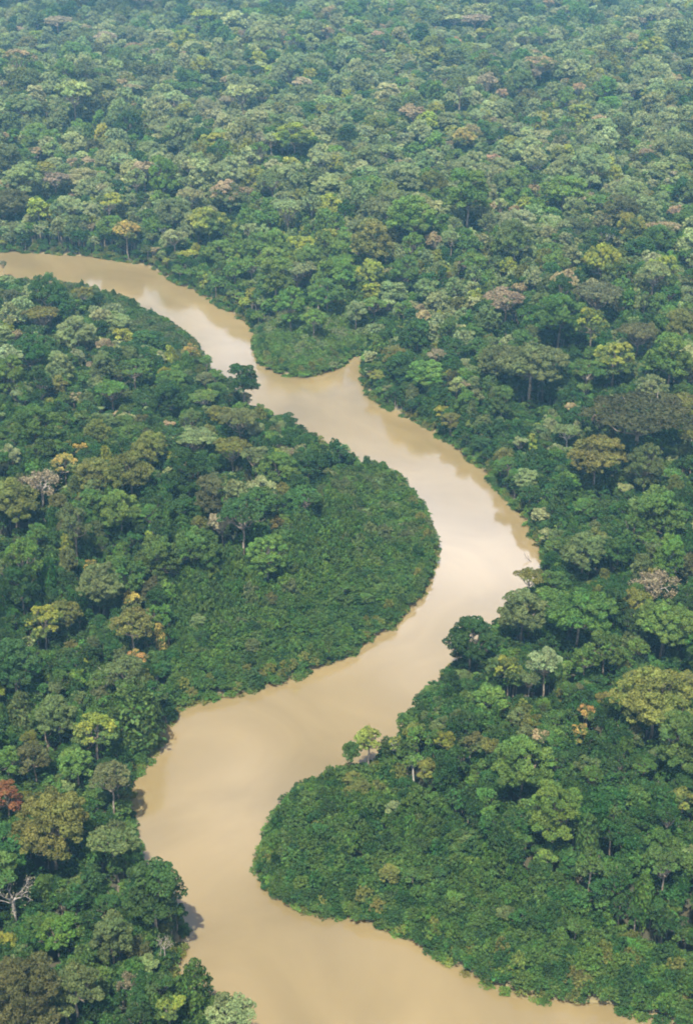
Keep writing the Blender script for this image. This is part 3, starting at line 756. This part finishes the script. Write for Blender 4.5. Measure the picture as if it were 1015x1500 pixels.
tree_kinds = sorted(k_ for k_ in PROTO if PROTO[k_]['kind'] in ('dome', 'oval', 'broad', 'sparse', 'drape'))
ti = {k_: i for i, k_ in enumerate(tree_kinds)}
def row(q, idx):
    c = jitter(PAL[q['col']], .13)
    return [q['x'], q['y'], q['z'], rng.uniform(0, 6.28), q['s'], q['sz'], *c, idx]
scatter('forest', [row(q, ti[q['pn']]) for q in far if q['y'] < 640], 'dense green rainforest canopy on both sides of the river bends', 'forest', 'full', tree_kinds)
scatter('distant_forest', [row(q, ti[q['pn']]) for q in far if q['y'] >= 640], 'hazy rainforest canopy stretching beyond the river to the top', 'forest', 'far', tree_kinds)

shr = sorted(k_ for k_ in PROTO if PROTO[k_]['kind'] == 'shrub')
under = [k_ for k_ in tree_kinds if PROTO[k_]['R'] == 3.6 and PROTO[k_]['kind'] in ('dome', 'oval')]
# understorey between the trunks
NU = 90000
uy = Y0 + (1700 - Y0) * rng.uniform(0, 1, NU) ** .9; uy[:26000] = rng.uniform(Y0, 680, 26000); ux = rng.uniform(-1, 1, NU) * half_w(1700); ux[:26000] = rng.uniform(-1, 1, 26000) * half_w(680); k = np.abs(ux) < half_w(uy); ux, uy = ux[k], uy[k]
d = sd_river(ux, uy); k = d > 1.0
for b_ in bars: k &= ~inside(b_, ux, uy)
ux, uy, d = ux[k], uy[k], d[k]; uz = terrain(ux, uy)
grid = {}
near_taken = [t for t in taken if t[1] < 700]
def guard(x, y):
    for (hx, hy, hR) in near_taken:
        if abs(x - hx) < hR * .8 and 0 < hy - y < hR * 1.6 + 10: return 1
    return None

rows = []
for x, y, z, dd in zip(ux, uy, uz, d):
    r = rng.uniform(2.0, 3.2)
    if free(x, y, r, .60):
        put(x, y, r); s = r / 3.6 * 1.1; sz = (.9 if guard(x, y) is None else .6) * rng.uniform(.7, 1.1) * (1 if dd > 6 else .6); c = jitter(PAL[['dark green', 'deep green', 'green', 'dark green'][rng.integers(4)]])
        rows.append([x, y, z, rng.uniform(0, 6.28), s, sz, *c, rng.integers(len(under))])
print('understorey', len(rows))
scatter('undergrowth', rows, 'dark leafy undergrowth between the trunks of the forest', 'undergrowth', 'far', under)

# shrub flats on the inner bends, and the fringe of bushes along every bank
def shrubs(poly, name, label, step, cols, rise):
    lo = poly.min(0); hi = poly.max(0); rows = []
    k_n = int((hi[0] - lo[0]) * (hi[1] - lo[1]) / (step * step) * 3.0)
    x = rng.uniform(lo[0], hi[0], k_n); y = rng.uniform(lo[1], hi[1], k_n)
    d = sd_river(x, y); k = inside(poly, x, y) & (d > .6) & (np.abs(x) < half_w(y) + 10)
    x, y, d = x[k], y[k], d[k]; z = terrain(x, y)
    global grid; grid = {}
    for a, b_, c, dd in zip(x, y, z, d):
        r = step * rng.uniform(.8, 1.35)
        if not free(a, b_, r * .5, .62 * 1.0): continue
        put(a, b_, r * .5)
        pt = patch(a * 2.2, b_ * 2.2)
        g_ = .75 + .25 * min(dd / 8, 1) + rise * min(max(dd - 10, 0) / 40, 1) + .13 * pt
        cn = cols[int(np.clip(len(cols) * (.5 + .22 * pt + rng.normal(0, .14)), 0, len(cols) - 1))]
        cc = [q_ * .86 for q_ in jitter(PAL[cn], .07)]
        rows.append([a, b_, c, rng.uniform(0, 6.28), r / 2.6 * 1.15, g_ * rng.uniform(.5, 1.3), *cc, rng.integers(len(shr))])
    print(name, len(rows))
    scatter(name, rows, label, 'shrubs', 'crown', shr)
GC = ['dark green', 'deep green', 'green', 'green', 'green', 'fresh green', 'grey green']
shrubs(bars[0], 'shrub_thicket', 'low even green shrub flat inside the big middle bend', 2.6, GC, 1.4)
shrubs(bars[1], 'shrub_thicket', 'low green shrub flat along the lower right inner bend', 2.5, ['deep green', 'green', 'dark green', 'green', 'green', 'deep green', 'fresh green', 'olive green'], 1.3)
shrubs(bars[2], 'shrub_thicket', 'low pale green shrubs on the small promontory bar', 2.8, ['fresh green', 'bright green', 'pale green', 'fresh green'], 1.5)
shrubs(bars[3], 'shrub_thicket', 'low green thicket strip along the upper river reach', 3.0, ['green', 'grey green', 'deep green'], .5)
rows = []
for line in (rb, lb):
    seg = np.diff(line, axis=0); ln = np.hypot(seg[:, 0], seg[:, 1])
    for (p, s_, q) in zip(line[:-1], seg, ln):
        for _ in range(int(q * 2.2)):
            t = rng.uniform(); a = p + s_ * t + rng.normal(0, 2.6, 2)
            rows.append(a)
rows = np.array(rows); d = sd_river(rows[:, 0], rows[:, 1]); k = (d > -.9 + .8 * np.sin(rows[:, 0] / 4.1) * np.sin(rows[:, 1] / 5.3)) & (d < 6); rows = rows[k]; d = d[k]; z = terrain(rows[:, 0], rows[:, 1])
rr = []
for (a, b_), c, dd in zip(rows, z, d):
    r = rng.uniform(1.3, 2.6); cc = jitter(PAL[['green', 'deep green', 'fresh green', 'olive green'][rng.integers(4)]])
    rr.append([a, b_, c - .4, rng.uniform(0, 6.28), r / 2.6, rng.uniform(.5, 1.0) * (.7 + .25 * max(dd, 0)), *cc, rng.integers(len(shr))])
scatter('bank_bushes', rr, 'leafy bushes fringing the banks and hanging to the water', 'bushes', 'crown', shr)

# ------------------------------------------------------------------ air
hz = bpy.data.meshes.new('haze'); x0, x1, y0, y1, z0, z1 = -1500, 1500, -200, 4000, -60, 262
vv = [(x, y, z) for x in (x0, x1) for y in (y0, y1) for z in (z0, z1)]
hz.from_pydata(vv, [], [(0, 1, 3, 2), (4, 6, 7, 5), (0, 4, 5, 1), (2, 3, 7, 6), (0, 2, 6, 4), (1, 5, 7, 3)])
m = bpy.data.materials.new('air'); m.use_nodes = True; n = m.node_tree.nodes; n.clear()
o_ = n.new('ShaderNodeOutputMaterial'); pv = n.new('ShaderNodeVolumePrincipled'); pv.inputs['Density'].default_value = .000085; pv.inputs['Color'].default_value = (.28, .66, 1, 1)
m.node_tree.links.new(pv.outputs[0], o_.inputs['Volume']); hz.materials.append(m)
ho = bpy.data.objects.new('haze', hz); COL.objects.link(ho); tag(ho, kind='stuff')

# ------------------------------------------------------------------ thin fair-weather clouds above the camera that shade the far forest
cm_ = bpy.data.materials.new('cloud'); cm_.use_nodes = True; n = cm_.node_tree.nodes; n.clear()
o_ = n.new('ShaderNodeOutputMaterial'); vs = n.new('ShaderNodeVolumeScatter'); vs.inputs['Density'].default_value = .032; vs.inputs['Anisotropy'].default_value = .6
cm_.node_tree.links.new(vs.outputs[0], o_.inputs['Volume'])
def cloud(cx, cy, cz, w, d, th, seed, label):
    r_ = np.random.default_rng(seed)
    nu, nv = 96, 40; V = []
    for i in range(nv + 1):
        for j in range(nu):
            a = j / nu * 2 * math.pi; e_ = -math.pi / 2 + math.pi * i / nv
            v = np.array([math.cos(a) * math.cos(e_), math.sin(a) * math.cos(e_), math.sin(e_)])
            k = 1 + .16 * math.sin(3 * a + seed) + .12 * math.sin(7 * a + 2 * seed) * math.cos(e_) + .08 * math.sin(13 * a + 5 * e_) + .10 * math.sin(9 * e_ + 4 * a)
            V.append((cx + v[0] * w * k, cy + v[1] * d * k, cz + v[2] * th * k * (1 if v[2] > 0 else .5)))
    F = [(i * nu + j, i * nu + (j + 1) % nu, (i + 1) * nu + (j + 1) % nu, (i + 1) * nu + j) for i in range(nv) for j in range(nu)]
    me = bpy.data.meshes.new('cloud'); me.from_pydata(V, [], F); me.materials.append(cm_)
    o = bpy.data.objects.new('cloud', me); COL.objects.link(o); tag(o, label, 'cloud', kind='structure')
sh_ = Vector((-sdir.x, -sdir.y)) / sdir.z
def shade(px, py, alt, w, d, th, seed, label):
    p = at(px, py, 10); cloud(p[0] - sh_.x * alt, p[1] - sh_.y * alt, alt, w, d, th, seed, label)
shade(430, -44, 300, 1700, 470, 34, 1, 'wide cloud over the far forest')
shade(40, 34, 300, 260, 150, 26, 2, 'cloud over the far left forest')

# ------------------------------------------------------------------ snags caught at the water's edge
for (px, py, label) in [(781, 822, 'dark fallen branch in the ochre water by the right bank')]:
    T = Tubes(); p = at(px, py, .3)
    def twig(a, d, ln, r, lev):
        d = d / np.linalg.norm(d); P = limb(a, a + d * ln, r, wig=.05, n=6); T.add(P, np.linspace(r, r * .45, 6), 6)
        if lev < 3:
            for i in range(3): twig(P[2 + i], d + rng.normal(0, .45, 3) * np.array([1, 1, .5]), ln * .6, r * .55, lev + 1)
    twig(np.array([p[0], p[1], -.5]), np.array([-.55, .3, .35]), 3.2, .14, 0)
    V, F = T.arrays(); o = bpy.data.objects.new('fallen_branch', mesh_np('fallen_branch', V, [F], [M_DEAD if px < 500 else M_BARK], smooth_=True)); COL.objects.link(o)
    tag(o, label, 'fallen branch')
